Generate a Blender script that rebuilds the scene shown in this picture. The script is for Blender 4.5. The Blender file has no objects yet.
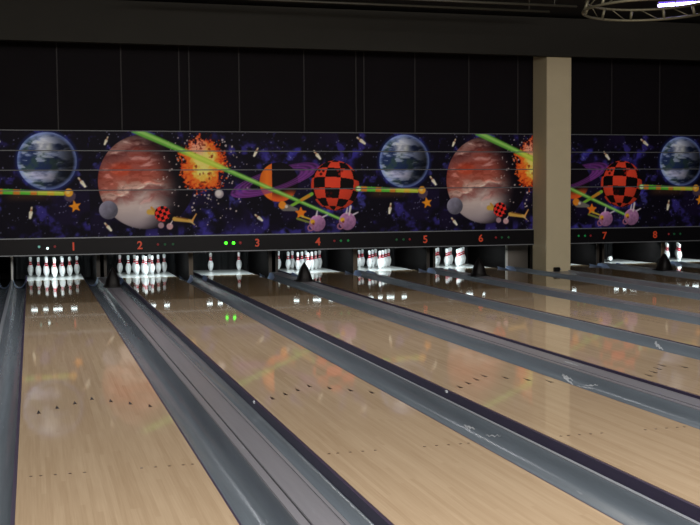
import bpy, bmesh, math, random
import numpy as np
from mathutils import Vector, Matrix

random.seed(7)
SC = bpy.context.scene
COL = SC.collection
PI = math.pi

# ------------------------------------------------------------------ helpers
def lin(c):
    c = np.asarray(c, dtype=float) / 255.0
    return np.where(c <= 0.04045, c / 12.92, ((c + 0.055) / 1.055) ** 2.4)

def rgb(r, g, b):
    return tuple(float(v) for v in lin((r, g, b))) + (1.0,)

def bm_obj(name, bm, mat, parent=None, smooth=False):
    me = bpy.data.meshes.new(name)
    bmesh.ops.recalc_face_normals(bm, faces=bm.faces)
    bm.to_mesh(me); bm.free()
    if smooth:
        for p in me.polygons: p.use_smooth = True
    o = bpy.data.objects.new(name, me)
    COL.objects.link(o)
    if mat: me.materials.append(mat)
    if parent: o.parent = parent
    return o

def tag(o, label, cat, group=None):
    o['label'] = label; o['category'] = cat
    if group: o['group'] = group
    return o

def struct(o):
    o['kind'] = 'structure'
    return o

def empty(name, loc):
    o = bpy.data.objects.new(name, None)
    o.empty_display_size = 0.1
    COL.objects.link(o); o.location = loc
    return o

def copy_tree(o, parent=None):
    c = o.copy(); COL.objects.link(c)
    c.parent = parent
    for ch in list(o.children):
        copy_tree(ch, c)
    return c

def add_box(bm, x0, x1, y0, y1, z0, z1, bevel=0.0):
    r = bmesh.ops.create_cube(bm, size=1.0)
    vs = r['verts']
    for v in vs:
        v.co = Vector((x0 + (v.co.x + .5) * (x1 - x0), y0 + (v.co.y + .5) * (y1 - y0), z0 + (v.co.z + .5) * (z1 - z0)))
    if bevel:
        es = list({e for v in vs for e in v.link_edges})
        bmesh.ops.bevel(bm, geom=es, offset=bevel, segments=2, affect='EDGES')
    return bm

def box(x0, x1, y0, y1, z0, z1, bevel=0.0):
    return add_box(bmesh.new(), x0, x1, y0, y1, z0, z1, bevel)

def add_tube(bm, pts, r, n=10, closed=False):
    pts = [Vector(p) for p in pts]
    rings = []
    m = len(pts)
    for i, p in enumerate(pts):
        a = pts[(i - 1) % m] if (closed or i) else p
        b = pts[(i + 1) % m] if (closed or i < m - 1) else p
        t = (b - a).normalized()
        ref = Vector((0, 0, 1)) if abs(t.z) < .9 else Vector((1, 0, 0))
        u = t.cross(ref).normalized(); w = u.cross(t)
        rings.append([bm.verts.new(p + r * (math.cos(2 * PI * k / n) * u + math.sin(2 * PI * k / n) * w)) for k in range(n)])
    for i in range(m if closed else m - 1):
        A, B = rings[i], rings[(i + 1) % m]
        for k in range(n):
            bm.faces.new((A[k], A[(k + 1) % n], B[(k + 1) % n], B[k]))
    if not closed:
        bm.faces.new(rings[0]); bm.faces.new(list(reversed(rings[-1])))
    return bm

def add_lathe(bm, prof, n=28):
    rings = []
    for r, z in prof:
        if r < 1e-6: rings.append([bm.verts.new((0, 0, z))])
        else: rings.append([bm.verts.new((r * math.cos(2 * PI * k / n), r * math.sin(2 * PI * k / n), z)) for k in range(n)])
    for A, B in zip(rings, rings[1:]):
        for k in range(n):
            a0, a1 = A[k % len(A)], A[(k + 1) % len(A)]
            b0, b1 = B[k % len(B)], B[(k + 1) % len(B)]
            f = [a0, a1, b1, b0]
            f = [v for i, v in enumerate(f) if v not in f[:i]]
            if len(f) > 2: bm.faces.new(f)
    return bm

def sweep(prof, y0, y1, ny=1):
    """open profile (x,z) swept along Y as a thin sheet"""
    bm = bmesh.new()
    rows = []
    for j in range(ny + 1):
        y = y0 + (y1 - y0) * j / ny
        rows.append([bm.verts.new((x, y, z)) for x, z in prof])
    for A, B in zip(rows, rows[1:]):
        for i in range(len(prof) - 1):
            bm.faces.new((A[i], A[i + 1], B[i + 1], B[i]))
    return bm

# ------------------------------------------------------------------ materials
class NT:
    def __init__(s, name):
        s.m = bpy.data.materials.new(name); s.m.use_nodes = True
        s.t = s.m.node_tree; s.b = s.t.nodes['Principled BSDF']
    def n(s, typ, **kw):
        nd = s.t.nodes.new(typ)
        for k, v in kw.items():
            if k.startswith('_'): setattr(nd, k[1:], v)
            else: nd.inputs[k.replace('__', ' ')].default_value = v
        return nd
    def l(s, a, ao, b, bi): s.t.links.new(a.outputs[ao], b.inputs[bi])

def simple(name, col, rough=.5, metal=0., spec=.5, noise=0., nscale=6., emis=None, estr=0., stretch=(1, 1, 1)):
    N = NT(name); b = N.b
    b.inputs['Base Color'].default_value = col
    b.inputs['Roughness'].default_value = rough
    b.inputs['Metallic'].default_value = metal
    b.inputs['Specular IOR Level'].default_value = spec
    if noise:
        tc = N.n('ShaderNodeTexCoord'); mp = N.n('ShaderNodeMapping'); mp.inputs['Scale'].default_value = stretch
        nz = N.n('ShaderNodeTexNoise', Scale=nscale, Detail=5.)
        N.l(tc, 'Object', mp, 'Vector'); N.l(mp, 'Vector', nz, 'Vector')
        mr = N.n('ShaderNodeMapRange'); mr.inputs['To Min'].default_value = 1 - noise; mr.inputs['To Max'].default_value = 1 + noise
        N.l(nz, 'Fac', mr, 'Value')
        mx = N.n('ShaderNodeVectorMath', _operation='SCALE'); mx.inputs[0].default_value = col[:3]
        N.l(mr, 'Result', mx, 'Scale'); N.l(mx, 'Vector', b, 'Base Color')
    if emis:
        b.inputs['Emission Color'].default_value = emis; b.inputs['Emission Strength'].default_value = estr
    return N.m

def lane_wood():
    N = NT('lane_maple'); b = N.b
    tc = N.n('ShaderNodeTexCoord'); sp = N.n('ShaderNodeSeparateXYZ'); N.l(tc, 'Object', sp, 'Vector')
    def math_(op, a=None, bb=None, v=None):
        nd = N.n('ShaderNodeMath', _operation=op)
        if a: N.t.links.new(a, nd.inputs[0])
        if bb: N.t.links.new(bb, nd.inputs[1])
        if v is not None: nd.inputs[1].default_value = v
        return nd.outputs[0]
    oi = N.n('ShaderNodeObjectInfo')
    bi = math_('FLOOR', math_('MULTIPLY', sp.outputs['X'], v=39 / 1.0668))
    seed = math_('ADD', bi, math_('MULTIPLY', oi.outputs['Random'], v=97.))
    wn = N.n('ShaderNodeTexWhiteNoise', _noise_dimensions='1D'); N.t.links.new(seed, wn.inputs['W'])
    seg = math_('FLOOR', math_('ADD', math_('MULTIPLY', sp.outputs['Y'], v=.75), math_('MULTIPLY', wn.outputs['Value'], v=7.)))
    wn2 = N.n('ShaderNodeTexWhiteNoise', _noise_dimensions='2D')
    cb = N.n('ShaderNodeCombineXYZ'); N.t.links.new(seed, cb.inputs['X']); N.t.links.new(seg, cb.inputs['Y'])
    N.l(cb, 'Vector', wn2, 'Vector')
    mp = N.n('ShaderNodeMapping'); mp.inputs['Scale'].default_value = (90, 2.2, 1)
    N.l(tc, 'Object', mp, 'Vector')
    gz = N.n('ShaderNodeTexNoise', Scale=1., Detail=4.); N.l(mp, 'Vector', gz, 'Vector')
    mp2 = N.n('ShaderNodeMapping'); mp2.inputs['Scale'].default_value = (5, .6, 1)
    N.l(tc, 'Object', mp2, 'Vector')
    bz = N.n('ShaderNodeTexNoise', Scale=1., Detail=3.); N.l(mp2, 'Vector', bz, 'Vector')
    f = math_('ADD', math_('MULTIPLY', wn2.outputs['Value'], v=.22), math_('MULTIPLY', gz.outputs['Fac'], v=.50))
    f = math_('ADD', f, math_('MULTIPLY', bz.outputs['Fac'], v=.34))
    cr = N.n('ShaderNodeValToRGB'); N.t.links.new(f, cr.inputs['Fac'])
    e = cr.color_ramp.elements
    e[0].position = .18; e[0].color = LANE_DARK
    e[1].position = .90; e[1].color = LANE_LIGHT
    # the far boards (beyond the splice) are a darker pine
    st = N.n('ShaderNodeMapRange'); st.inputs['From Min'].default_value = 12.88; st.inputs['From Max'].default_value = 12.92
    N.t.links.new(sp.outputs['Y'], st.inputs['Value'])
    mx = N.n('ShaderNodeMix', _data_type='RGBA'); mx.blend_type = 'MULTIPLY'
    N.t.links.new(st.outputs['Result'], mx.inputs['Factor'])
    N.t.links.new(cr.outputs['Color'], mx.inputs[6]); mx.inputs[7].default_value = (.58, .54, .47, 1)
    N.t.links.new(mx.outputs[2], b.inputs['Base Color'])
    b.inputs['Roughness'].default_value = .045
    b.inputs['Specular IOR Level'].default_value = .5
    mp3 = N.n('ShaderNodeMapping'); mp3.inputs['Scale'].default_value = (9, 2.4, 1)
    N.l(tc, 'Object', mp3, 'Vector')
    oz = N.n('ShaderNodeTexNoise', Scale=1., Detail=1.5, Roughness=.5); N.l(mp3, 'Vector', oz, 'Vector')
    bp = N.n('ShaderNodeBump', Strength=.10, Distance=.004); N.l(oz, 'Fac', bp, 'Height'); N.l(bp, 'Normal', b, 'Normal')
    return N.m

def steel(name, col, rough, wear=.25):
    """gutter plastic/steel: long wear streaks along the lane"""
    N = NT(name); b = N.b
    tc = N.n('ShaderNodeTexCoord'); mp = N.n('ShaderNodeMapping'); mp.inputs['Scale'].default_value = (26, .9, 8)
    N.l(tc, 'Object', mp, 'Vector')
    nz = N.n('ShaderNodeTexNoise', Scale=1., Detail=6.); N.l(mp, 'Vector', nz, 'Vector')
    mr = N.n('ShaderNodeMapRange'); mr.inputs['To Min'].default_value = 1 - wear; mr.inputs['To Max'].default_value = 1 + wear
    N.l(nz, 'Fac', mr, 'Value')
    mx = N.n('ShaderNodeVectorMath', _operation='SCALE'); mx.inputs[0].default_value = col[:3]
    N.l(mr, 'Result', mx, 'Scale')
    # pale scuffs
    mp2 = N.n('ShaderNodeMapping'); mp2.inputs['Scale'].default_value = (22, 2.6, 20)
    N.l(tc, 'Object', mp2, 'Vector')
    sz = N.n('ShaderNodeTexNoise', Scale=1.3, Detail=3.); N.l(mp2, 'Vector', sz, 'Vector')
    s2 = N.n('ShaderNodeMapRange'); s2.inputs['From Min'].default_value = .71; s2.inputs['From Max'].default_value = .80
    s2.inputs['To Max'].default_value = .6
    N.l(sz, 'Fac', s2, 'Value')
    mix = N.n('ShaderNodeMix', _data_type='RGBA')
    N.t.links.new(s2.outputs['Result'], mix.inputs['Factor'])
    N.t.links.new(mx.outputs['Vector'], mix.inputs[6]); mix.inputs[7].default_value = rgb(170, 175, 185)
    N.t.links.new(mix.outputs[2], b.inputs['Base Color'])
    b.inputs['Roughness'].default_value = rough
    b.inputs['Specular IOR Level'].default_value = .5
    mp3 = N.n('ShaderNodeMapping'); mp3.inputs['Scale'].default_value = (40, 7, 40)
    N.l(tc, 'Object', mp3, 'Vector')
    dz = N.n('ShaderNodeTexNoise', Scale=1., Detail=2.); N.l(mp3, 'Vector', dz, 'Vector')
    bp = N.n('ShaderNodeBump', Strength=.15, Distance=.006); N.l(dz, 'Fac', bp, 'Height'); N.l(bp, 'Normal', b, 'Normal')
    return N.m

LANE_DARK = rgb(177, 152, 123); LANE_LIGHT = rgb(211, 189, 161)
M = {}
M['wood'] = lane_wood()
M['approach'] = simple('approach_wood', rgb(200, 170, 130), .25, noise=.15, nscale=3, stretch=(12, .8, 1))
M['deck'] = simple('pin_deck_white', rgb(205, 210, 208), .12, noise=.04, nscale=5)
M['skirt'] = simple('purple_skirt', rgb(54, 42, 70), .35, noise=.2, nscale=8)
M['gutter'] = steel('gutter_blue_grey', rgb(114, 125, 136), .22, .30)
M['cap'] = steel('cap_grey', rgb(127, 127, 136), .32, .18)
M['rail'] = steel('rail_grey', rgb(140, 146, 156), .32, .12)
M['slot'] = simple('slot_black', rgb(20, 20, 22), .6)
M['adapter'] = steel('adapter_blue', rgb(140, 160, 196), .3, .2)
M['ink'] = simple('marking_ink', rgb(38, 26, 18), .3)
M['dotink'] = simple('dot_ink', rgb(70, 48, 32), .3)
M['pin'] = simple('pin_white', rgb(236, 240, 240), .25)
M['stripe'] = simple('pin_red', rgb(196, 22, 40), .3)
M['kick'] = simple('kickback_dark', rgb(15, 13, 13), .6, spec=.1, noise=.3, nscale=4)
M['kickedge'] = simple('kickback_edge', rgb(112, 98, 80), .5, noise=.15)
M['kickedge_dim'] = simple('kickback_edge_dim', rgb(66, 60, 54), .5, noise=.2)
M['kickedge_pale'] = simple('kickback_edge_pale', rgb(240, 242, 240), .5, noise=.1)
M['curtain'] = simple('pit_black', rgb(14, 14, 17), .8, noise=.3)
M['filler'] = simple('filler_grey', rgb(150, 143, 136), .5, noise=.15, nscale=3)
M['beam'] = simple('beam_black', rgb(16, 15, 19), .38, spec=.12)
M['trimrail'] = simple('trim_rail_grey', rgb(120, 124, 130), .4, metal=.3)
M['mural_rail'] = simple('mural_rail_grey', rgb(96, 98, 104), .4, spec=.2)
M['digit'] = simple('digit_orange', rgb(215, 70, 35), .5, emis=rgb(235, 80, 40), estr=.06)
M['led_green_lit'] = simple('led_green_lit', rgb(30, 200, 30), .3, emis=rgb(70, 255, 40), estr=3.0)
M['led_green_mid'] = simple('led_green_mid', rgb(14, 90, 45), .3, emis=rgb(20, 150, 70), estr=.30)
M['led_green'] = simple('led_green', rgb(14, 70, 40), .3, emis=rgb(10, 120, 60), estr=.13)
M['led_red'] = simple('led_red', rgb(100, 16, 24), .3, emis=rgb(160, 20, 30), estr=.20)
M['led_white'] = simple('led_white', rgb(200, 230, 230), .3, emis=rgb(225, 250, 250), estr=1.6)
M['led_teal'] = simple('led_teal', rgb(110, 170, 160), .3, emis=rgb(130, 200, 190), estr=.35)
M['hood'] = simple('hood_black', rgb(12, 9, 10), .45, spec=.2, noise=.3, nscale=12)
M['black_wall'] = simple('black_wall', rgb(19, 16, 20), .7, spec=.08, noise=.15, nscale=2)
M['seam'] = simple('seam_grey', rgb(48, 46, 48), .5, spec=.1)
M['bulk'] = simple('bulkhead_paint', rgb(44, 43, 40), .7, spec=.12, noise=.1, nscale=2)
M['ceil'] = simple('ceiling_black', rgb(16, 15, 17), .8, noise=.2)
M['room'] = simple('room_wall', rgb(70, 66, 66), .8, noise=.1)
M['subfloor'] = simple('subfloor', rgb(26, 24, 26), .7, noise=.2)
M['column'] = simple('column_plaster', rgb(188, 176, 146), .75, noise=.05, nscale=5)
M['truss'] = simple('truss_aluminium', rgb(112, 108, 90), .45, metal=.5, noise=.1)
M['fixture'] = simple('fixture_dark', rgb(40, 40, 44), .5)
M['uv'] = simple('uv_tube', rgb(230, 220, 255), .3, emis=rgb(205, 190, 255), estr=14.)
M['uvglow'] = simple('uv_glow_strip', rgb(90, 60, 190), .3, emis=rgb(95, 60, 200), estr=.35)
M['pintube'] = simple('pin_tube', rgb(240, 250, 250), .3, emis=rgb(225, 245, 250), estr=4.5)
M['pipe'] = simple('pipe_dim', rgb(60, 58, 50), .5)

# ------------------------------------------------------------------ mural art (printed picture, stored as a colour attribute)
def vnoise(x, y, seed):
    xi = np.floor(x).astype(np.int64); yi = np.floor(y).astype(np.int64)
    fx = x - xi; fy = y - yi
    fx = fx * fx * (3 - 2 * fx); fy = fy * fy * (3 - 2 * fy)
    def h(a, b):
        n = (a * 374761393 + b * 668265263 + seed * 974634777) & 0x7fffffff
        n = ((n ^ (n >> 13)) * 1274126177) & 0x7fffffff
        return ((n ^ (n >> 16)) & 0xffff) / 65535.
    return (h(xi, yi) * (1 - fx) + h(xi + 1, yi) * fx) * (1 - fy) + (h(xi, yi + 1) * (1 - fx) + h(xi + 1, yi + 1) * fx) * fy

def fbm(x, y, seed, o=4):
    s = 0; a = .5; t = 0
    for i in range(o):
        s = s + a * vnoise(x * 2 ** i + 31.7 * i, y * 2 ** i + 11.3 * i, seed + i); t += a; a *= .5
    return s / t

def sst(a, b, x):
    t = np.clip((x - a) / (b - a), 0, 1); return t * t * (3 - 2 * t)

MURAL_Z0, MURAL_Z1 = .855, 2.776
def paint(X, Z, side):
    """printed picture; colours in 0..255"""
    H, W = X.shape
    img = np.zeros((H, W, 3)) + np.array([15, 12, 24.])
    def over(mask, col):
        nonlocal img
        m = np.clip(mask, 0, 1)[..., None]
        img = img * (1 - m) + np.asarray(col, dtype=float) * m
    n1 = fbm(X * 2.6, Z * 2.6, 5); n2 = fbm(X * 5.5 + 9, Z * 5.5, 15)
    over(sst(.52, .70, n1) * .85 * sst(.40, .62, n2), (60, 54, 160))
    over(sst(.52, .72, fbm(X * 1.6 + 40, Z * 1.9, 25)) * .22, (52, 34, 110))
    over(sst(.60, .78, fbm(X * 7, Z * 7 + 4, 36)) * .6 * sst(.42, .6, n1), (84, 84, 190))
    over(sst(.54, .74, fbm(X * 3.7 + 70, Z * 3.7 + 3, 46)) * .7 * sst(.35, .6, fbm(X * 8, Z * 8 + 30, 47)), (66, 58, 160))
    over(sst(1.15, .86, Z) * sst(.45, .65, fbm(X * 4 + 20, Z * 3, 48)) * .6, (64, 56, 150))
    rs = np.random.RandomState(11)
    def blob(cx, cz, r, col, soft=.012, a=1.):
        over(a * sst(r + soft, r - soft, np.hypot(X - cx, Z - cz)), col)
    for i in range(420):
        blob(1.14 + rs.rand() * 6.74, .86 + rs.rand() * 1.9, .006 + .006 * rs.rand(), (150, 150, 190), .008, .35 + .4 * rs.rand())
    def seg(x0, z0, x1, z1, w0, w1, col, a=1., soft=.012):
        dx, dz = x1 - x0, z1 - z0; L2 = dx * dx + dz * dz
        t = ((X - x0) * dx + (Z - z0) * dz) / L2; tc = np.clip(t, 0, 1)
        d = np.hypot(X - x0 - tc * dx, Z - z0 - tc * dz); w = w0 + (w1 - w0) * tc
        m = a * sst(w + soft, w - soft, d)
        over(m, col); return t, m
    def pinlet(cx, cz, ang, s=1.):
        c, sn = math.cos(ang), math.sin(ang)
        seg(cx - .075 * s * c, cz - .075 * s * sn, cx + .01 * c * s, cz + .01 * sn * s, .022 * s, .032 * s, (226, 222, 204))
        seg(cx + .01 * s * c, cz + .01 * s * sn, cx + .10 * s * c, cz + .10 * s * sn, .014 * s, .016 * s, (214, 200, 170))
        blob(cx + .055 * s * c, cz + .055 * s * sn, .014 * s, (150, 80, 60))
    if side == 'A':
        # great red banded planet
        cx, cz, r = 2.163, 1.855, .872
        dx, dz = (X - cx) / r, (Z - cz) / r; d = np.hypot(dx, dz)
        wx = fbm(X * 2.2 + 3, Z * 3.0, 41) - .5; wz = fbm(X * 2.6, Z * 3.4 + 8, 45) - .5
        w1 = fbm(X * 2.4 + 1.4 * wx, Z * 4.8 + 1.6 * wz, 51, 5); w2 = fbm(X * 6 + 2.2 * wx, Z * 15 + 3 * wz, 61, 5)
        band = dz - .10 * dx + .16 * dx * dx + (.46 * (w1 - .5) + .34 * (w2 - .5)) * sst(-.85, -.2, dz)
        stops = [(-1.1, (150, 138, 150)), (-.72, (184, 170, 172)), (-.42, (204, 186, 182)), (-.2, (150, 96, 92)), (-.04, (214, 176, 164)),
                 (.1, (178, 104, 90)), (.28, (168, 84, 70)), (.46, (160, 82, 72)), (.56, (150, 88, 82)), (.7, (116, 62, 60)), (.84, (170, 118, 110)), (1.1, (176, 140, 132))]
        P = np.stack([np.interp(band, [s[0] for s in stops], [s[1][k] for s in stops]) for k in range(3)], -1)
        P += ((sst(.58, .78, w2) * 55 - 22 * sst(.45, .3, w2)) * sst(-.7, -.25, dz))[..., None]
        redm = (sst(.30, .12, np.hypot(dx + .52, (dz - .26) * 1.5) - .18 * (w2 - .5)) * .55)[..., None]; P = P * (1 - redm) + np.array([204, 74, 44.]) * redm
        nz = np.sqrt(np.clip(1 - d * d, 0, 1))
        lam = np.clip(-dx * .80 - dz * .10 + nz * .60 + .12, 0, 1)
        sh = sst(-.02, .72, lam + .16 * (w1 - .5)) * (.78 + .22 * nz)
        P = P * sh[..., None] + np.array([16, 12, 20]) * (1 - sh[..., None])
        m = sst(1.008, .992, d)[..., None]; img = img * (1 - m) + P * m
        # pale dust right of the planet
        for i in range(120):
            a = rs.rand() * 2 * PI; q = .40 + .55 * rs.rand() ** 1.5
            blob(3.21 + q * math.cos(a) * .95, 2.05 + q * math.sin(a) * 1.1, .008 + .014 * rs.rand() ** 2, (205, 190, 190), .007, .8)
        # grey moon
        d = np.hypot(X - 1.469, Z - 1.344) / .168
        tone = 96 + 70 * np.clip(.3 - (X - 1.469) * 2.4 + (Z - 1.344) * 2.2, 0, 1) + 36 * (fbm(X * 12, Z * 12, 71) - .5)
        m = sst(1.04, .96, d)[..., None]; img = img * (1 - m) + (tone[..., None] * np.array([.92, .90, 1.04])) * m
        # explosion
        ex, ez = (X - 3.21) / .43, (Z - 2.165) / .51
        ang = np.arctan2(ez, ex)
        rr = np.hypot(ex, ez) + .50 * (fbm(X * 8, Z * 8, 81) - .5) + .42 * (fbm(X * 26, Z * 26, 91, 3) - .5)
        core = fbm(X * 6.5 + 3, Z * 6.5, 101)
        over(sst(1.02, .90, rr), (196, 66, 28))
        over(sst(.92, .74, rr), (232, 110, 40))
        over(sst(.74, .45, rr + .5 * (core - .5)), (250, 182, 74))
        over(sst(.55, .2, rr + .9 * (core - .45)) * .8, (252, 222, 128))
        over(sst(.25, .08, np.hypot(X - 3.10, Z - 2.50)) * sst(1.0, .8, rr) * .8, (236, 172, 154))
        for i in range(90):
            a = rs.rand() * 2 * PI; q = .92 + .26 * rs.rand() ** 1.6
            blob(3.21 + .43 * q * math.cos(a), 2.165 + .51 * q * math.sin(a), .008 + .012 * rs.rand(), (226, 104, 50) if rs.rand() < .6 else (60, 20, 16), .007, .9)
        over(sst(.66, .74, fbm(X * 13, Z * 13 + 7, 111)) * sst(1.05, .7, rr) * .8, (120, 40, 20))
        # small pale moon
        blob(3.50, 1.62, .082, (150, 140, 150)); blob(3.485, 1.635, .062, (208, 200, 200), .03)
        # far rim of the ringed planet
    # ringed planet, shared by both panels
    cx, cz, r = 4.64, 1.835, .375
    dx, dz = (X - cx) / r, (Z - cz) / r; d = np.hypot(dx, dz)
    ca, sa = math.cos(.30), math.sin(.30)
    u = (X - 4.57) * ca + (Z - 1.875) * sa; v = -(X - 4.57) * sa + (Z - 1.875) * ca
    re = np.hypot(u / .90, v / .21)
    ring = sst(1.02, .96, re) * sst(.52, .62, re) * (.75 + .25 * np.sin(re * 46))
    rc = (124, 58, 142)
    over(ring * .85, rc)
    if side == 'A':
        P = np.stack([np.interp(dx, [-1, -.6, -.25], [200, 232, 214]), np.interp(dx, [-1, -.6, -.25], [92, 120, 96]), np.interp(dx, [-1, -.6, -.25], [30, 40, 40])], -1)
        sh = np.ones_like(dx)
    else:
        P = np.zeros_like(img) + np.array([222, 92, 40.])
        sh = sst(.30, .92, d + .0 * dx) * sst(.15, -.55, dz + .45 * dx)
    m = (sst(1.02, .98, d) * np.maximum(sh, .0))[..., None]
    mk = sst(1.02, .98, d)[..., None]
    img = img * (1 - mk) + np.array([18, 14, 22]) * mk
    img = img * (1 - m) + P * m
    over(ring * .85 * (v < 0), rc)
    if side == 'B':
        # home planet
        cx, cz, r = 7.155, 2.232, .515
        dx, dz = (X - cx) / r, (Z - cz) / r; d = np.hypot(dx, dz); nz = np.sqrt(np.clip(1 - d * d, 0, 1))
        over(sst(1.16, .96, d) * .55, (44, 66, 160))
        w = fbm(X * 3.4 + .8 * fbm(X * 2, Z * 2, 121), Z * 8.5, 131, 5); w2 = fbm(X * 9, Z * 14, 141)
        P = np.zeros_like(img) + np.array([34, 48, 86.])
        def mixp(mm, c):
            nonlocal P
            mm = np.clip(mm, 0, 1)[..., None]; P = P * (1 - mm) + np.asarray(c, float) * mm
        mixp(sst(.45, .62, fbm(X * 4 + 5, Z * 4, 151)) * .7, (52, 74, 66))
        mixp(sst(.46, .70, w) * .9, (160, 174, 214))
        mixp(sst(.60, .72, fbm(X * 5 + 2 * w, Z * 16, 161)) * .6, (190, 200, 226))
        mixp(sst(.40, .06, np.hypot((dx + .08) * .8, dz - .50) + .3 * (w2 - .5)) * (.45 + .8 * w2), (222, 224, 230))
        mixp(sst(.22, .04, np.abs(dz + .52 + .12 * dx)) * (.35 + .8 * w2) * sst(.7, .2, np.abs(dx + .15)), (196, 196, 226))
        sh = sst(-.55, .60, -dx * .72 + dz * .12 + nz * .30)
        P = P * (.22 + .90 * sh[..., None])
        rim = sst(.84, .98, d)
        P = P * (1 - .6 * rim[..., None]) + np.array([134, 156, 232]) * .6 * rim[..., None]
        m = sst(1.01, .985, d)[..., None]; img = img * (1 - m) + P * m
        # faint exhaust
        over(sst(.13, .0, np.abs(Z - 1.60)) * sst(6.3, 6.6, X) * sst(7.4, 7.0, X) * .35, (120, 80, 40))
        # chequered planet-ball
        cx, cz, r = 5.745, 1.763, .480
        dx, dz = (X - cx) / r, (Z - cz) / r
        t = math.radians(-4); dx, dz = dx * math.cos(t) + dz * math.sin(t), -dx * math.sin(t) + dz * math.cos(t)
        d = np.hypot(dx, dz); nz = np.sqrt(np.clip(1 - d * d, 0, 1))
        tl = math.radians(8)
        yy = dz * math.cos(tl) - nz * math.sin(tl); zz = dz * math.sin(tl) + nz * math.cos(tl)
        lat = np.degrees(np.arcsin(np.clip(yy, -1, 1))); lon = np.degrees(np.arctan2(dx, zz))
        ck = (np.floor((lat + 13) / 25).astype(int) + np.floor((lon + 26) / 38).astype(int)) & 1
        sh = .70 + .35 * np.clip(dz * .3 - dx * .1 + nz * .6, 0, 1)
        red = np.array([244, 76, 52.]) * sh[..., None]
        P = np.where((ck == 0)[..., None], red, np.array([18, 13, 15.]))
        m = sst(1.012, .985, d)[..., None]; img = img * (1 - m) + P * m
        for (bx, bz, cc) in ((5.47, 2.03, (60, 12, 12)), (5.84, 2.03, (150, 30, 25)), (5.62, 1.60, (60, 12, 12))):
            for k in range(3):
                a = k * 2.1 + .4
                blob(bx + .045 * math.cos(a), bz + .045 * math.sin(a), .026, cc)
        # striped ray to the courier ship
        tt, mm = seg(6.20, 1.70, 7.46, 1.648, .050, .034, (92, 186, 62))
        ph = np.interp(tt, [0, 1], [0, 4.3]); on = sst(-.1, .7, np.sin(ph * 2 * PI - 1.1)) * .85
        over(mm * on, (226, 110, 44)); over(mm * (tt > .62) * .7, (214, 196, 60))
        seg(6.20, 1.712, 7.40, 1.664, .010, .008, (214, 226, 130), .7)
        blob(6.215, 1.70, .045, (206, 226, 190))
        # courier ship and star
        blob(7.535, 1.60, .10, (76, 62, 80)); blob(7.515, 1.665, .075, (226, 160, 52)); blob(7.50, 1.675, .035, (246, 196, 110))
        for k in range(5):
            a = PI / 2 + k * 2 * PI / 5 + .2
            seg(7.62, 1.415, 7.62 + .10 * math.cos(a), 1.415 + .10 * math.sin(a), .045, .008, (226, 140, 36))
    # green ray across both panels
    tt, mm = seg(1.954, 2.80, 5.83, 1.125, .062, .026, (112, 196, 74), .86, .02)
    seg(1.954, 2.81, 5.83, 1.13, .026, .010, (190, 226, 130), .55)
    if side == 'A':
        over(mm * sst(1.0, .7, np.hypot((X - 3.21) / .43, (Z - 2.165) / .51)) * .55, (236, 216, 70))
        # little freighter in front of the planet
        seg(2.20, 1.30, 2.34, 1.27, .050, .03, (200, 160, 74)); seg(2.24, 1.38, 2.36, 1.25, .02, .03, (190, 140, 60))
        d = np.hypot(X - 2.44, Z - 1.262) / .145
        ck = (np.floor((X * .94 + Z * .34) / .062).astype(int) + np.floor((Z * .94 - X * .34) / .062).astype(int)) & 1
        P = np.where((ck == 0)[..., None], np.array([226, 52, 44.]), np.array([28, 14, 16.]))
        m = sst(1.04, .94, d)[..., None]; img = img * (1 - m) + P * m
        seg(2.66, 1.165, 2.98, 1.12, .040, .030, (196, 156, 76)); seg(2.98, 1.12, 3.06, 1.25, .020, .012, (206, 150, 84))
        seg(2.70, 1.20, 2.9, 1.16, .012, .01, (110, 70, 30)); seg(2.95, 1.12, 3.03, 1.05, .016, .008, (200, 170, 110))
        blob(2.41, 1.05, .055, (160, 130, 140)); blob(2.57, 1.03, .060, (190, 150, 156)); seg(2.58, 1.07, 2.62, 1.13, .012, .008, (220, 200, 200))
        pinlet(1.45, 2.59, 1.15, .8); pinlet(1.46, 1.03, 2.25, .95)
        pinlet(4.20, 2.39, 1.1, .9); pinlet(4.25, 1.16, 2.45, .95)
    else:
        pinlet(5.40, 2.34, 2.25, 1.05); pinlet(6.28, 2.62, 2.5, 1.05); pinlet(7.755, 1.84, 2.2, 1.05); pinlet(6.85, 1.30, 1.4, 1.05)
        # scouts
        seg(4.86, 1.375, 5.28, 1.605, .028, .034, (120, 176, 60)); seg(5.08, 1.495, 5.22, 1.57, .030, .032, (214, 120, 44), .8)
        seg(4.74, 1.36, 4.98, 1.31, .075, .03, (112, 108, 104)); blob(4.70, 1.40, .075, (224, 138, 44)); blob(4.78, 1.37, .03, (210, 200, 190))
        for k in range(5):
            a = PI / 2 + k * 2 * PI / 5
            seg(5.06, 1.245, 5.06 + .10 * math.cos(a), 1.245 + .10 * math.sin(a), .055, .012, (230, 120, 34))
        seg(4.99, 1.14, 5.30, 1.04, .022, .018, (120, 130, 60)); seg(5.06, 1.19, 5.32, 1.10, .016, .016, (200, 170, 60))
        for (bx, bz, br) in ((5.385, 1.045, .158), (5.985, 1.075, .170)):
            d = np.hypot(X - bx, Z - bz) / br
            tone = .74 + .36 * np.clip(.4 - (X - bx) * 1.5 + (Z - bz) * 3.2, 0, 1) + .35 * (fbm(X * 20, Z * 20, 171) - .5)
            m = sst(1.04, .96, d)[..., None]; img = img * (1 - m) + (tone[..., None] * np.array([176, 124, 172.])) * m
            rd = np.abs(np.hypot(X - (bx - br * .85), Z - (bz - br * .55)) - .052)
            over(sst(.020, .008, rd), (150, 96, 120))
            seg(bx - .02, bz + br * .95, bx + .0, bz + br * 1.5, .020, .012, (206, 196, 204))
            seg(bx + br * .7, bz + br * .75, bx + br * 1.25, bz + br * 1.0, .018, .012, (196, 186, 200))
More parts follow.
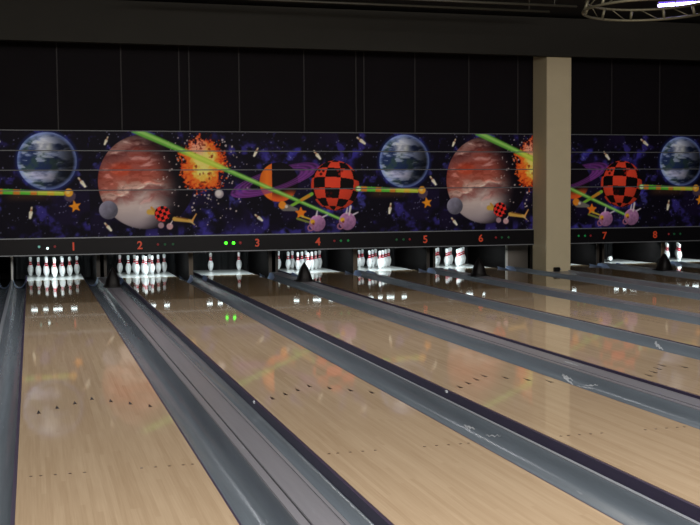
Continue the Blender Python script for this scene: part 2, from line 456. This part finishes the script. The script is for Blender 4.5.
            blob(bx - br * .6, bz + .03, .045, (214, 160, 50)); blob(bx - br * .5, bz - .01, .022, (120, 60, 30))
        seg(6.02, 1.20, 6.05, 1.36, .018, .022, (210, 200, 200))
    img *= 1.10 + .06 * fbm(X * 3, Z * 3, 200)[..., None]
    return np.clip(img, 0, 255)

def mural_mesh(name, side, xa, width):
    step = .0105
    nx = int(round(width / step)) + 1; nz = int(round((MURAL_Z1 - MURAL_Z0) / step)) + 1
    xs = np.linspace(0, width, nx); zs = np.linspace(MURAL_Z0, MURAL_Z1, nz)
    Xg, Zg = np.meshgrid(xs, zs)
    img = lin(paint(Xg + xa, Zg, side))
    co = np.zeros((nx * nz, 3)); co[:, 0] = Xg.ravel(); co[:, 2] = Zg.ravel()
    idx = np.arange(nx * nz).reshape(nz, nx)
    q = np.stack([idx[:-1, :-1], idx[:-1, 1:], idx[1:, 1:], idx[1:, :-1]], -1).reshape(-1, 4)
    me = bpy.data.meshes.new(name)
    me.vertices.add(len(co)); me.vertices.foreach_set('co', co.ravel())
    me.loops.add(q.size); me.loops.foreach_set('vertex_index', q.ravel())
    me.polygons.add(len(q)); me.polygons.foreach_set('loop_start', np.arange(0, q.size, 4))
    me.update(calc_edges=True)
    at = me.color_attributes.new('print', 'FLOAT_COLOR', 'POINT')
    c4 = np.ones((nx * nz, 4), dtype=np.float32); c4[:, :3] = img.reshape(-1, 3)
    at.data.foreach_set('color', c4.ravel())
    me.materials.append(M['mural'])
    return me

N = NT('mural_print')
a = N.n('ShaderNodeVertexColor'); a.layer_name = 'print'
N.l(a, 'Color', N.b, 'Base Color'); N.b.inputs['Roughness'].default_value = .5; N.b.inputs['Specular IOR Level'].default_value = .06
M['mural'] = N.m

# ------------------------------------------------------------------ layout (metres; X across the lanes, Y down the lane, foul line at Y = 0)
LW = 1.0668; GA = .7111; GB = .5194; PITCH = 2 * LW + GA + GB; SHIFT = .58
CAPZ = .048
def lane_x(n):
    k = (n - 1) // 2
    x = k * PITCH + ((LW + GA) if (n - 1) % 2 else 0.)
    return x + (SHIFT if n >= 7 else 0.)
WORD = ['zero', 'one', 'two', 'three', 'four', 'five', 'six', 'seven', 'eight', 'nine', 'ten']
LANES = range(0, 11)
YEND = 17.62; DECK0 = 17.62; DECK1 = 19.22
MY = 16.33     # masking plane

# ------------------------------------------------------------------ the lanes
def lane_where(n):
    if 1 <= n <= 8: return 'numbered ' + WORD[n]
    if n == 0: return 'at the far left of the hall'
    return {9: 'just past the orange eight', 10: 'at the far right of the hall'}[n]

def make_lane():
    root = empty('bowling_lane', (0, 0, 0))
    bm = bmesh.new()
    ys = [0.0] + [k * .61 for k in range(1, 29)] + [YEND]
    add_box(bm, 0.006, LW - .006, 0, YEND, -.07, 0)
    bm_obj('lane_surface', bm, M['wood'], root)
    bm_obj('pin_deck', box(0.006, LW - .006, DECK0 + .004, DECK1, -.07, 0), M['deck'], root)
    bm_obj('side_skirt', box(-.016, .006, 0, DECK1, -.115, -.003), M['skirt'], root)
    bm_obj('side_skirt', box(LW - .006, LW + .008, 0, DECK1, -.115, -.003), M['skirt'], root)
    for b in (5, 10, 15, 20, 25, 30, 35):
        bm = bmesh.new(); x = b / 39 * LW; y = 4.803 - abs(b - 20) / 5 * .149
        pts = [(-.015, -.06), (.015, -.06), (0, .07)]
        lo = [bm.verts.new((x + px, y + py, .0)) for px, py in pts]; hi = [bm.verts.new((x + px, y + py, .0012)) for px, py in pts]
        bm.faces.new(hi); bm.faces.new(lo)
        for k in range(3): bm.faces.new((lo[k], lo[(k + 1) % 3], hi[(k + 1) % 3], hi[k]))
        bm_obj('aiming_arrow', bm, M['ink'], root)
    for b in (3, 5, 8, 11, 14, 26, 29, 32, 35, 37):
        bm = bmesh.new()
        bmesh.ops.create_cone(bm, cap_ends=True, segments=14, radius1=.0095, radius2=.0095, depth=.0012,
                              matrix=Matrix.Translation((b / 39 * LW, 2.4155, .0006)))
        bm_obj('guide_dot', bm, M['dotink'], root)
    return root
proto = make_lane()
for n in LANES:
    o = proto if n == 0 else copy_tree(proto)
    o.location = (lane_x(n), 0, 0)
    tag(o, 'glossy maple bowling lane with dark arrows, ' + lane_where(n), 'bowling lane', 'bowling lanes side by side')

# ------------------------------------------------------------------ gutters and dividers
GW = .236
def gutter_mesh(side, gw):
    prof = [(.010 if side == 1 else .018, -.070), (.03, -.079), (.09, -.081), (.135, -.079), (.168, -.070), (.192, -.053), (.208, -.032), (.219, -.006), (.227, .024), (gw - .003, CAPZ - .010), (gw, CAPZ - .004)]
    bm = sweep([(x * side, z) for x, z in prof], 0, 17.25, 12)
    return bm
def adapter_mesh(side, gw):
    """flared chute joining the channel to the pit"""
    bm = bmesh.new(); rows = []
    for j in range(7):
        t = j / 6; y = 16.86 + .54 * t
        row = []
        for k in range(13):
            s = k / 12; x = .020 + (gw - .024) * s
            z = -.088 + .125 * (abs(s * 2 - 1) ** 2.6) * (.75 + .35 * t) - .02 * t + .02 * math.sin(PI * t) * s
            row.append(bm.verts.new((x * side, y, min(z, CAPZ + .012) + .012)))
        rows.append(row)
    for A, B in zip(rows, rows[1:]):
        for k in range(12): bm.faces.new((A[k], A[k + 1], B[k + 1], B[k]))
    return bm

GP = {}
for s in (1, -1):
    g = bm_obj('gutter', gutter_mesh(s, GW), M['gutter'], None, True)
    bm_obj('end_adapter', adapter_mesh(s, GW), M['adapter'], g, True)
    GP[s] = g
used = set(); GUT = {}
def place_gutter(n, s):
    o = GP[s] if s not in used else copy_tree(GP[s]); used.add(s)
    o.location = (lane_x(n) + (LW if s == 1 else 0), 0, 0)
    side = 'right' if s == 1 else 'left'
    tag(o, 'blue-grey gutter along the %s edge of the lane %s' % (side, lane_where(n)), 'gutter', 'gutters beside the lanes')
    return o
for n in LANES:
    for s in (-1, 1):
        if (n, s) in ((0, -1), (10, 1)): continue
        GUT[(n, s)] = place_gutter(n, s)

for n in LANES:
    if n == 10: break
    xr = lane_x(n) + LW + GW; xl = lane_x(n + 1) - GW
    a, b = WORD[n], WORD[n + 1]
    if n % 2 == 1:      # wide flat cap over the ball return
        c = empty('lane_divider', (xr, 0, 0)); w = xl - xr
        bm = bmesh.new()
        add_box(bm, 0, .056, 0, 17.4, -.10, CAPZ, .005)
        bm_obj('edge_strip', bm, M['cap'], c)
        bm_obj('cap_plate', box(.061, w - .036, 0, 17.4, -.10, CAPZ + .003, .003), M['cap'], c)
        bm_obj('edge_strip', box(w - .031, w, 0, 17.4, -.10, CAPZ, .005), M['cap'], c)
        bm_obj('groove', box(.0555, .0615, 0, 17.4, -.10, CAPZ - .008), M['slot'], c)
        bm_obj('groove', box(w - .0365, w - .0305, 0, 17.4, -.10, CAPZ - .008), M['slot'], c)
        lab = 'wide flat grey cap over the ball return between lanes %s and %s' % (WORD[n], WORD[n + 1])
        if n == 9: lab = 'wide flat grey cap over the ball return at the far right of the hall'
        tag(c, lab, 'divider', 'ball return caps')
    elif n == 6:        # wide division round the column
        for nm, x0, x1, lab in (('division_rail', xr, xr + .06, 'pale ridge rail left of the column base, right of lane six'),
                                ('division_rail', xl - .06, xl, 'pale ridge rail right of the column base, left of lane seven')):
            o = bm_obj(nm, box(0, x1 - x0, 0, 17.3, -.10, CAPZ, .012), M['rail']); o.location = (x0, 0, 0)
            tag(o, lab, 'divider', 'narrow ridge rails')
        o = bm_obj('division_plate', box(0, xl - xr - .124, 0, 15.74, -.10, .030, .004), M['cap']); o.location = (xr + .062, 0, 0)
        tag(o, 'broad grey division plate in front of the beige column', 'divider')
    else:               # narrow rail between neighbouring gutters
        o = bm_obj('division_rail', box(0, xl - xr, 0, 17.3, -.10, CAPZ, .012), M['rail'])
        o.location = (xr, 0, 0)
        lab = 'narrow pale ridge rail between lanes %s and %s' % (WORD[n], WORD[n + 1])
        if n == 0: lab = 'narrow pale ridge rail at the left edge, left of lane one'
        if n == 8: lab = 'narrow pale ridge rail to the right of lane eight'
        tag(o, lab, 'divider', 'narrow ridge rails')

# pale streaks painted as lamp glints on the channels and one cap
M['pale_mark'] = simple('glint_and_stud_white', rgb(196, 202, 210), .4, noise=.25, nscale=40)  # pale colour of the painted glints, shared with the lane studs
GPROF = [(.010, -.070), (.03, -.079), (.09, -.081), (.135, -.079), (.168, -.070), (.192, -.053), (.208, -.032), (.219, -.006), (.227, .024), (GW - .003, CAPZ - .010)]
def pale_mark(parent, strokes, zf):
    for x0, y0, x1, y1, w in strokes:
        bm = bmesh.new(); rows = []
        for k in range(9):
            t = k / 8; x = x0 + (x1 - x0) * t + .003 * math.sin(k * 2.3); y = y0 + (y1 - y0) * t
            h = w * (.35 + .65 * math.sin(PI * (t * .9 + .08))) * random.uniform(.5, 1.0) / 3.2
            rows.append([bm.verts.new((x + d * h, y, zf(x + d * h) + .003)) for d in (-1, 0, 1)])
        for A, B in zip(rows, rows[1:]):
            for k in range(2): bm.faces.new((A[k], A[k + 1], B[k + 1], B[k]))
        bm_obj('painted_glint', bm, M['pale_mark'], parent)
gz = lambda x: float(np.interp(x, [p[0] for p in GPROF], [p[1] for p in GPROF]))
pale_mark(GUT[(2, 1)], [(.198, 3.12, .206, 2.93, .020), (.200, 3.12, .188, 2.97, .016), (.188, 2.87, .186, 2.50, .007), (.204, 2.74, .222, 2.53, .007)], gz)
pale_mark(GUT[(3, 1)], [(.212, 4.74, .176, 4.46, .026), (.212, 4.74, .204, 4.52, .016), (.176, 4.40, .196, 4.14, .012), (.198, 4.30, .218, 4.10, .010)], gz)
pale_mark(GUT[(4, 1)], [(.222, 6.12, .200, 5.92, .026), (.180, 5.80, .150, 5.55, .022)], gz)
pale_mark(bpy.data.objects['lane_divider.001'], [(.136, 5.02, .130, 4.72, .036), (.150, 4.98, .200, 4.55, .014)], lambda x: CAPZ + .002)
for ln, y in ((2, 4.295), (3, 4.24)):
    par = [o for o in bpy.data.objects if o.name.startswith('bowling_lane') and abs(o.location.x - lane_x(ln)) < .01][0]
    bm_obj('stud', box(-.026, -.012, y - .018, y + .018, -.022, -.001, .003), M['pale_mark'], par)

# ------------------------------------------------------------------ bowling pins
IN = .0254
PROF = [(0, 0), (.98, 0), (1.02, .06), (1.415, .75), (1.66, 1.4), (1.953, 2.25), (2.255, 3.375), (2.383, 4.5), (2.36, 5.2), (2.282, 5.875), (2.09, 6.6), (1.852, 7.25),
        (1.53, 7.95), (1.235, 8.625), (.985, 9.375), (.90, 10.0), (.94, 10.875), (1.047, 11.75), (1.16, 12.3), (1.24, 12.85), (1.273, 13.4), (1.24, 13.95), (1.10, 14.45), (.82, 14.8), (.42, 14.96), (0, 15.0)]
def pr(z):
    return float(np.interp(z, [p[1] for p in PROF[1:]], [p[0] for p in PROF[1:]]))
def make_pin():
    p = bm_obj('bowling_pin', add_lathe(bmesh.new(), [(r * IN, z * IN) for r, z in PROF], 24), M['pin'], None, True)
    for z0, z1 in ((8.4, 9.55), (10.0, 11.1)):
        zz = np.linspace(z0, z1, 5)
        prof = [((pr(z) + .025) * IN, z * IN) for z in zz]
        prof = [(prof[0][0] - .05 * IN, prof[0][1])] + prof + [(prof[-1][0] - .05 * IN, prof[-1][1])]
        bm_obj('neck_stripe', add_lathe(bmesh.new(), prof, 24), M['stripe'], p, True)
    return p
S = .3048; R = .2640
SPOT = {1: (0, 0), 2: (-.5, 1), 3: (.5, 1), 4: (-1, 2), 5: (0, 2), 6: (1, 2), 7: (-1.5, 3), 8: (-.5, 3), 9: (.5, 3), 10: (1.5, 3)}
SAY = {1: 'head pin', 2: 'second-row left', 3: 'second-row right', 4: 'third-row left', 5: 'third-row middle',
       6: 'third-row right', 7: 'back-row far left', 8: 'back-row inner left', 9: 'back-row inner right', 10: 'back-row far right'}
RACK = {1: 'of lane one', 2: 'of lane two', 4: 'of lane four', 5: 'of lane five', 6: 'of lane six', 9: 'at the far right'}
pin0 = make_pin(); first = True
def place_pin(x, y, z, label, group):
    global first
    o = pin0 if first else copy_tree(pin0); first = False
    o.location = (x, y, z)
    o.rotation_euler = (0, 0, random.uniform(0, 6))
    tag(o, label, 'bowling pin', group)
    return o
PINS = {1: range(1, 11), 2: range(1, 11), 3: (8, 10), 4: range(1, 11), 5: range(1, 11), 6: range(1, 11), 9: range(1, 11)}
HIDDEN = set()
for n, ks in PINS.items():
    for k in ks:
        if (n, k) in HIDDEN: continue
        ox, row = SPOT[k]
        x = lane_x(n) + LW / 2 + ox * S; y = 18.288 + row * R
        if n == 3:
            place_pin(x, y, .0005, 'lone white pin standing on the %s of the lane three deck' % ('left' if k == 8 else 'right'), 'pins left on the lane three deck')
        else:
            place_pin(x, y, .0005, 'white pin, %s in the rack %s' % (SAY[k], RACK[n]), 'pins racked ' + RACK[n])
# a toppled pin on lane eight's deck, base toward the player
o = place_pin(0, 0, 0, 'fallen white pin lying on the empty deck right of the orange seven', None)
o.rotation_euler = (math.radians(-87.5), 0, math.radians(-30))
o.location = (12.80, 18.35, .0605)

# ------------------------------------------------------------------ pin decks: kickbacks, pit curtains, deck lights
def kick(x, wide, edge, label, y0=17.46):
    r = empty('kickback', (x, y0, 0))
    bm_obj('plate', box(-wide / 2, wide / 2, .012, 2.2, -.10, 1.1, .004), M['kick'], r)
    bm_obj('front_edge', box(-wide / 2 - .004, wide / 2 + .004, -.008, .012, -.10, 1.1, .003), edge, r)
    tag(r, label, 'kickback', 'upright kickbacks between the pin decks')
for n in LANES:
    x0, x1 = lane_x(n), lane_x(n) + LW
    if n == 0 or n == 10: continue
    # left side
    if n % 2 == 1:
        if n == 7: kick(x0 - .262, .06, M['kickedge_dim'], 'dark kickback left of the lane seven deck, right of the column')
        elif n == 1: kick(x0 - .255, .03, M['kickedge_pale'], 'dark kickback with a thin pale edge left of the lane one pins')
        else: kick(x0 - (.42 if n == 9 else .26), .075, M['kickedge'], 'tan-edged kickback post between the decks of lanes %s and %s' % (WORD[n - 1], WORD[n]) if n < 9 else 'tan-edged kickback post right of the lane eight deck')
    else:
        kick(x0 - .318, .045, M['kickedge_dim'], 'dim grey kickback just left of the lane %s deck' % WORD[n])
    if n % 2 == 1 and n < 9:
        kick(x1 + .26, .06, M['kickedge_dim'], 'dim grey kickback just right of the lane %s deck' % WORD[n])
    if n == 6: kick(x1 + .262, .04, M['kickedge_pale'], 'kickback with a white front edge right of the lane six deck')
o = bm_obj('filler_panel', box(0, .49, 0, .03, -.10, .95, .004), M['filler']); o.location = (lane_x(6) + LW + .288, 17.50, 0)
tag(o, 'grey-brown filler panel between the lane six deck and the column', 'panel')

def curtain_mesh(w):
    bm = bmesh.new(); rows = []
    for j in range(2):
        row = []
        for k in range(61):
            x = w * k / 60
            row.append(bm.verts.new((x, .018 * math.sin(k * 1.05), -.1 + j * 1.2)))
        rows.append(row)
    for k in range(60): bm.faces.new((rows[0][k], rows[0][k + 1], rows[1][k + 1], rows[1][k]))
    return bm
cur = None
for n in range(1, 10):
    if cur is None: cur = o = bm_obj('pit_curtain', curtain_mesh(LW + .44), M['curtain'], None, True)
    else: o = cur.copy(); COL.objects.link(o)
    o.location = (lane_x(n) - .22, 19.50, 0)
    if n == 8: o.scale = (.86, 1, 1)
    tag(o, 'black pit curtain hanging behind the pin deck ' + lane_where(n), 'curtain', 'pit curtains behind the pins')

def make_deck_light():
    r = empty('pin_deck_light', (0, 0, 0))
    bm = bmesh.new()
    prof = [(-.05, .02), (-.045, .075), (.045, .075), (.10, -.01)]
    rows = [[bm.verts.new((x, y, z)) for y, z in prof] for x in (-.52, .52)]
    for k in range(3): bm.faces.new((rows[0][k], rows[0][k + 1], rows[1][k + 1], rows[1][k]))
    bm_obj('housing', bm, M['fixture'], r)
    bm_obj('tube', add_tube(bmesh.new(), [(-.46, 0, 0), (.46, 0, 0)], .019, 12), M['pintube'], r, True)
    bm = bmesh.new()
    for a, b in ((-.52, -.46), (-.345, -.24), (-.145, -.055), (.115, .28), (.39, .52)): add_box(bm, a, b, -.056, -.050, -.045, .022)
    add_box(bm, -.52, .52, -.056, -.050, .006, .022)
    bm_obj('added_baffle', bm, M['fixture'], r)  # slotted shield added to break the tube's lane reflection into flecks
    bm_obj('mounting_bar', box(-LW / 2 - .222, LW / 2 + .04, -.012, .012, .078, .10, .003), M['fixture'], r)
    for s in (-1, 1): bm_obj('end_cap', box(s * .49 - .03, s * .49 + .03, -.025, .025, -.022, .08, .004), M['fixture'], r)
    return r
dl = make_deck_light()
for i, n in enumerate(range(1, 10)):
    o = dl if i == 0 else copy_tree(dl)
    o.location = (lane_x(n) + LW / 2, 17.72, .575)
    tag(o, 'fluorescent fixture lighting the pin deck ' + lane_where(n), 'light', 'pin deck lights')
    la = bpy.data.lights.new('deck_lamp', 'AREA'); la.shape = 'RECTANGLE'; la.size = .95; la.size_y = .10
    la.energy = 13.0; la.color = (.86, .97, 1.0)
    lo = bpy.data.objects.new('deck_lamp', la); COL.objects.link(lo)
    lo.location = (lane_x(n) + LW / 2, 17.73, .55); lo.rotation_euler = (math.radians(38), 0, 0)

# ------------------------------------------------------------------ ball return hoods
def make_hood():
    bm = bmesh.new(); rings = []; h = .34; n = 28
    for j in range(13):
        t = j / 12
        w = .128 * (1 - t ** 1.75) ** .95 + .035 * max(0, 1 - t * 6) ** 1.5
        l = .15 * (1 - t ** 2.2) ** .8 + .03 * max(0, 1 - t * 6) ** 1.5
        w = max(w, .004); l = max(l, .012)
        ring = []
        for k in range(n):
            a = 2 * PI * k / n; c, s = math.cos(a), math.sin(a)
            ring.append(bm.verts.new((w * math.copysign(abs(c) ** .7, c), l * math.copysign(abs(s) ** .7, s), h * t)))
        rings.append(ring)
    for A, B in zip(rings, rings[1:]):
        for k in range(n): bm.faces.new((A[k], A[(k + 1) % n], B[(k + 1) % n], B[k]))
    bm.faces.new(rings[-1]); bm.faces.new(list(reversed(rings[0])))
    o = bm_obj('ball_return_hood', bm, M['hood'], None, True)
    bm_obj('base_flange', box(-.150, .150, -.19, .19, -.001, .014, .004), M['hood'], o)
    return o
hd = make_hood()
for i, n in enumerate((1, 3, 5, 7)):
    o = hd if i == 0 else copy_tree(hd)
    o.location = (lane_x(n) + LW + GA / 2, 14.98, CAPZ + .004)
    tag(o, 'black pointed ball return hood on the cap between lanes %s and %s' % (WORD[n], WORD[n + 1]), 'ball return hood', 'black hoods on the ball return caps')

# ------------------------------------------------------------------ masking: mural panels and number beams
meA = mural_mesh('mural_panel', 'A', 1.14, 3.366); meB = mural_mesh('mural_panel', 'B', 4.506, 3.374)
meAc = mural_mesh('mural_panel', 'A', 1.14, 2.02)
def mural(me, x, w, label):
    o = bpy.data.objects.new('mural_panel', me); COL.objects.link(o); o.location = (x, MY, 0)
    bm_obj('backing', box(0, w, .004, .03, MURAL_Z0, MURAL_Z1), M['beam'], o)
    for z in (MURAL_Z1, 2.417, 2.068, 1.704):
        bm_obj('trim_rail', box(0, w, -.008, .002, z - .0085, z + .0085), M['mural_rail'], o)
    tag(o, label, 'mural panel', 'space mural panels above the pins')
mural(meB, 1.14 - 3.374, 3.374, 'space mural panel with the leftmost blue planet, above number one')
mural(meA, 1.14, 3.366, 'space mural panel with red planet and whole explosion, above numbers two and three')
mural(meB, 4.506, 3.374, 'space mural panel with chequered ball and blue planet, above numbers four and five')
mural(meAc, 7.880, 2.02, 'space mural panel cut off by the column, red planet above number six')
mural(meB, 10.68, 3.374, 'space mural panel with chequered ball right of the column, above numbers seven and eight')
mural(meA, 14.054, 3.366, 'space mural panel at the far right edge')

_txt = {}
def digit_mesh(ch):
    cu = bpy.data.curves.new('digit', 'FONT'); cu.body = ch; cu.size = .2; cu.extrude = .003; cu.align_x = 'CENTER'; cu.align_y = 'CENTER'
    cu.offset = .0035
    t = bpy.data.objects.new('digit_tmp', cu); COL.objects.link(t)
    dg = bpy.context.evaluated_depsgraph_get(); dg.update()
    me = bpy.data.meshes.new_from_object(t.evaluated_get(dg))
    bpy.data.objects.remove(t); bpy.data.curves.remove(cu)
    xs = [v.co.x for v in me.vertices]; ys = [v.co.y for v in me.vertices]
    cx, cy = (min(xs) + max(xs)) / 2, (min(ys) + max(ys)) / 2; hgt = max(ys) - min(ys)
    for v in me.vertices:
        v.co = Vector(((v.co.x - cx) * .148 / hgt, -v.co.z, (v.co.y - cy) * .148 / hgt))
    me.materials.clear(); me.materials.append(M['digit'])
    return me
def led(x, mat, parent, r=.024, z=.70):
    bm = bmesh.new()
    bmesh.ops.create_uvsphere(bm, u_segments=14, v_segments=8, radius=r)
    for v in bm.verts: v.co.y *= .4
    o = bm_obj('indicator_light', bm, mat, parent, True); o.location = (x, -.004, z)
    return o
def beam(x0, x1, pair, label):
    r = empty('number_beam', (x0, MY - .05, 0)); w = x1 - x0
    bm_obj('fascia', box(0, w, 0, .14, .55, .848), M['beam'], r)
    bm_obj('edge_rail', box(0, w, -.010, .004, .842, .860), M['trimrail'], r)
    bm_obj('edge_rail', box(0, w, -.010, .004, .541, .558), M['trimrail'], r)
    if pair:
        pc = lane_x(pair[0]) + LW + GA / 2 - x0
        for n in pair:
            s = -1 if n % 2 else 1
            d = bpy.data.objects.new('lane_number', digit_mesh(str(n))); COL.objects.link(d); d.parent = r
            d.location = (pc + s * .59, -.004, .697)
            for j, off in enumerate((.328, .458, .604)):
                if j == 0: m = M['led_red']
                elif n == 3: m = M['led_green_lit']
                elif n == 1: m = M['led_white'] if j == 1 else M['led_teal']
                elif n in (4, 7): m = M['led_green_mid']
                else: m = M['led_green']
                led(pc + s * (.59 + off * (1 if s > 0 else .985)), m, r, .030 if n == 3 else .023, .672 if (n == 1 and j == 1) else .702)
    tag(r, label, 'number beam', 'lane number beams under the mural')
bx = [lane_x(1) - .26, lane_x(3) - .26, lane_x(5) - .26, 9.905]
beam(bx[0] - PITCH, bx[0], None, 'unnumbered dark beam at the far left of the hall')
beam(bx[0], bx[1], (1, 2), 'dark beam carrying the orange numbers one and two')
beam(bx[1], bx[2], (3, 4), 'dark beam carrying the orange numbers three and four with bright green lights')
beam(bx[2], bx[3], (5, 6), 'dark beam carrying the orange numbers five and six')
beam(10.46, lane_x(9) - .26, (7, 8), 'dark beam carrying the orange numbers seven and eight')
beam(lane_x(9) - .26, lane_x(9) - .26 + PITCH, None, 'unnumbered dark beam at the far right of the hall')

# ------------------------------------------------------------------ the hall
XL, XR, YF, YB = -9., 24., -9., 20.2
CZ = 5.05
struct(bm_obj('floor', box(XL, XR, YF, YB, -.24, -.14), M['subfloor']))
struct(bm_obj('floor_approach', box(XL, XR, YF, -.02, -.14, 0), M['approach']))
struct(bm_obj('ceiling', box(XL, XR, YF, YB, CZ, CZ + .1), M['ceil']))
struct(bm_obj('wall_left', box(XL - .1, XL, YF, YB, -.24, CZ), M['room']))
struct(bm_obj('wall_right', box(XR, XR + .1, YF, YB, -.24, CZ), M['room']))
struct(bm_obj('wall_front', box(XL, XR, YF - .1, YF, -.24, CZ), M['room']))
struct(bm_obj('wall_pit', box(XL, XR, YB, YB + .1, -.24, CZ), M['curtain']))
struct(bm_obj('wall_back', box(XL, XR, MY + .07, MY + .15, 2.79, CZ), M['black_wall']))
for i, x in enumerate((.624, 1.747, 2.796, 2.98, 3.913, 5.163, 6.194, 6.355, 7.398, 8.534, 9.593, 11.708, 12.831)):
    struct(bm_obj('trim_%d' % (i + 1), box(x - .011, x + .011, MY + .055, MY + .075, 2.79, 4.9), M['seam']))
struct(bm_obj('bulkhead', box(XL, XR, 15.55, 15.71, 4.25, 4.985), M['bulk']))
cl = struct(bm_obj('column', box(-.266, .266, -.31, .31, -.14, 4.9, .006), M['column']))
cl.location = (10.17, 16.03, 0)
o = empty('floor_box', (10.12, 15.66, .031))
bm_obj('case', box(-.075, .045, -.035, .035, 0, .085, .008), M['hood'], o)
bm_obj('plug', box(.048, .075, -.012, .012, .03, .06, .004), M['trimrail'], o)
tag(o, 'small black box on the division plate at the foot of the column', 'box')

# ring truss under the ceiling
TC = Vector((8.78, 10.14, 4.22)); TR = .95
tr = empty('ring_truss', TC)
def ring_pts(r, z, n=64): return [(r * math.cos(2 * PI * k / n), r * math.sin(2 * PI * k / n), z) for k in range(n)]
bm_obj('lower_ring', add_tube(bmesh.new(), ring_pts(TR, 0), .020, 8, True), M['truss'], tr, True)
bm_obj('upper_ring', add_tube(bmesh.new(), ring_pts(TR - .05, .15), .020, 8, True), M['truss'], tr, True)
for k in range(12):
    a = 2 * PI * k / 12 + .28; b = a + 2 * PI / 24
    P = lambda r, t, z: (r * math.cos(t), r * math.sin(t), z)
    bm_obj('upright', add_tube(bmesh.new(), [P(TR, a, 0), P(TR - .05, a, .15)], .022, 8), M['truss'], tr, True)
    bm_obj('brace', add_tube(bmesh.new(), [P(TR, b - .18, 0), P(TR - .05, b + .12, .15)], .008, 6), M['truss'], tr, True)
for a in (.6, 2.7, 4.8):
    bm_obj('hanger', add_tube(bmesh.new(), [((TR - .05) * math.cos(a), (TR - .05) * math.sin(a), .15), ((TR - .05) * math.cos(a), (TR - .05) * math.sin(a), CZ - TC.z)], .008, 6), M['truss'], tr, True)
tag(tr, 'round aluminium lighting truss hanging under the black ceiling', 'lighting truss')

# ultraviolet batten
UA, UB = Vector((9.60, 11.25, 4.5)), Vector((10.60, 10.49, 4.5))
ub = empty('tube_light', UA)
dv = UB - UA; ln = dv.length
ub.rotation_euler = (0, 0, math.atan2(dv.y, dv.x))
bm_obj('tube', add_tube(bmesh.new(), [(0, 0, 0), (ln, 0, 0)], .024, 10), M['uv'], ub, True)
bm_obj('glow_strip', box(.0, ln, -.022, .022, .034, .056, .006), M['uvglow'], ub)  # emissive strip standing in for the violet glow above the tube
for x in (0, ln): bm_obj('lamp_holder', box(x - .018, x + .018, -.02, .02, -.02, .035, .004), M['fixture'], ub)
for x in (.2, ln - .2): bm_obj('hanger', add_tube(bmesh.new(), [(x, 0, .06), (x, 0, CZ - UA.z)], .008, 6), M['pipe'], ub)
tag(ub, 'violet-white fluorescent tube light under the ceiling beside the round truss', 'light')

# ceiling pipes
for y, z, x0, x1, lab in ((14.2, 4.86, 2.0, 9.2, 'thin dim pipe running under the ceiling, nearest the bulkhead'), (12.6, 4.68, 4.9, 8.9, 'thin dim pipe under the ceiling, left of the ring truss')):
    o = bm_obj('ceiling_pipe', add_tube(bmesh.new(), [(0, 0, 0), (x1 - x0, 0, 0)], .022, 8), M['pipe'], None, True)
    o.location = (x0, y, z)
    for xx in (.4, x1 - x0 - .4):
        bm_obj('bracket', add_tube(bmesh.new(), [(xx, 0, 0), (xx, 0, CZ - z)], .008, 6), M['pipe'], o)
    tag(o, lab, 'pipe')

# ------------------------------------------------------------------ camera (solved from the lane markings)
F, CX, CY, CZC, YAW, PIT, ROL = 1098.59, .1241, -4.0894, 1.6125, .2815, .0629, -.0080

yaw, pit = YAW, PIT
fw = Vector((math.sin(yaw) * math.cos(pit), math.cos(yaw) * math.cos(pit), -math.sin(pit)))
rt = Vector((math.cos(yaw), -math.sin(yaw), 0)); up = rt.cross(fw)
c, s_ = math.cos(ROL), math.sin(ROL)
r2, u2 = c * rt + s_ * up, c * up - s_ * rt
cam = bpy.data.cameras.new('camera'); cam.sensor_width = 36; cam.sensor_fit = 'HORIZONTAL'; cam.lens = F / 700 * 36
cam.clip_start = .05; cam.clip_end = 100
co = bpy.data.objects.new('camera', cam); COL.objects.link(co)
mt = Matrix.Identity(4)
for i in range(3):
    mt[i][0], mt[i][1], mt[i][2] = r2[i], u2[i], -fw[i]
mt.translation = (CX, CY, CZC)
co.matrix_world = mt
SC.camera = co

# ------------------------------------------------------------------ light
def area(name, loc, rot, sx, sy, e, col):
    la = bpy.data.lights.new(name, 'AREA'); la.shape = 'RECTANGLE'; la.size = sx; la.size_y = sy; la.energy = e; la.color = col
    o = bpy.data.objects.new(name, la); COL.objects.link(o); o.location = loc; o.rotation_euler = rot
    return o
area('approach_light', (4.5, -1.2, 4.9), (math.radians(14), 0, 0), 15, 4.5, 680, (1.0, .94, .87))
area('lounge_light', (3.5, -6.5, 4.6), (math.radians(55), 0, 0), 14, 2.5, 1680, (1.0, .95, .88))
area('lane_fill', (4, 8.0, 4.95), (math.radians(8), 0, 0), 16, 3.0, 470, (1.0, .95, .88))  # unseen overhead fill, added to brighten the far lanes
area('batten_light', (1.0, 13.0, 4.8), (math.radians(-25), 0, 0), .8, .06, 22, (.95, .95, 1.0))
w = bpy.data.worlds.new('world'); SC.world = w; w.use_nodes = True
w.node_tree.nodes['Background'].inputs['Color'].default_value = (.02, .02, .025, 1)
w.node_tree.nodes['Background'].inputs['Strength'].default_value = .3
SC.view_settings.view_transform = 'Standard'
SC.view_settings.look = 'None'
SC.view_settings.exposure = 0
SC.view_settings.gamma = 1
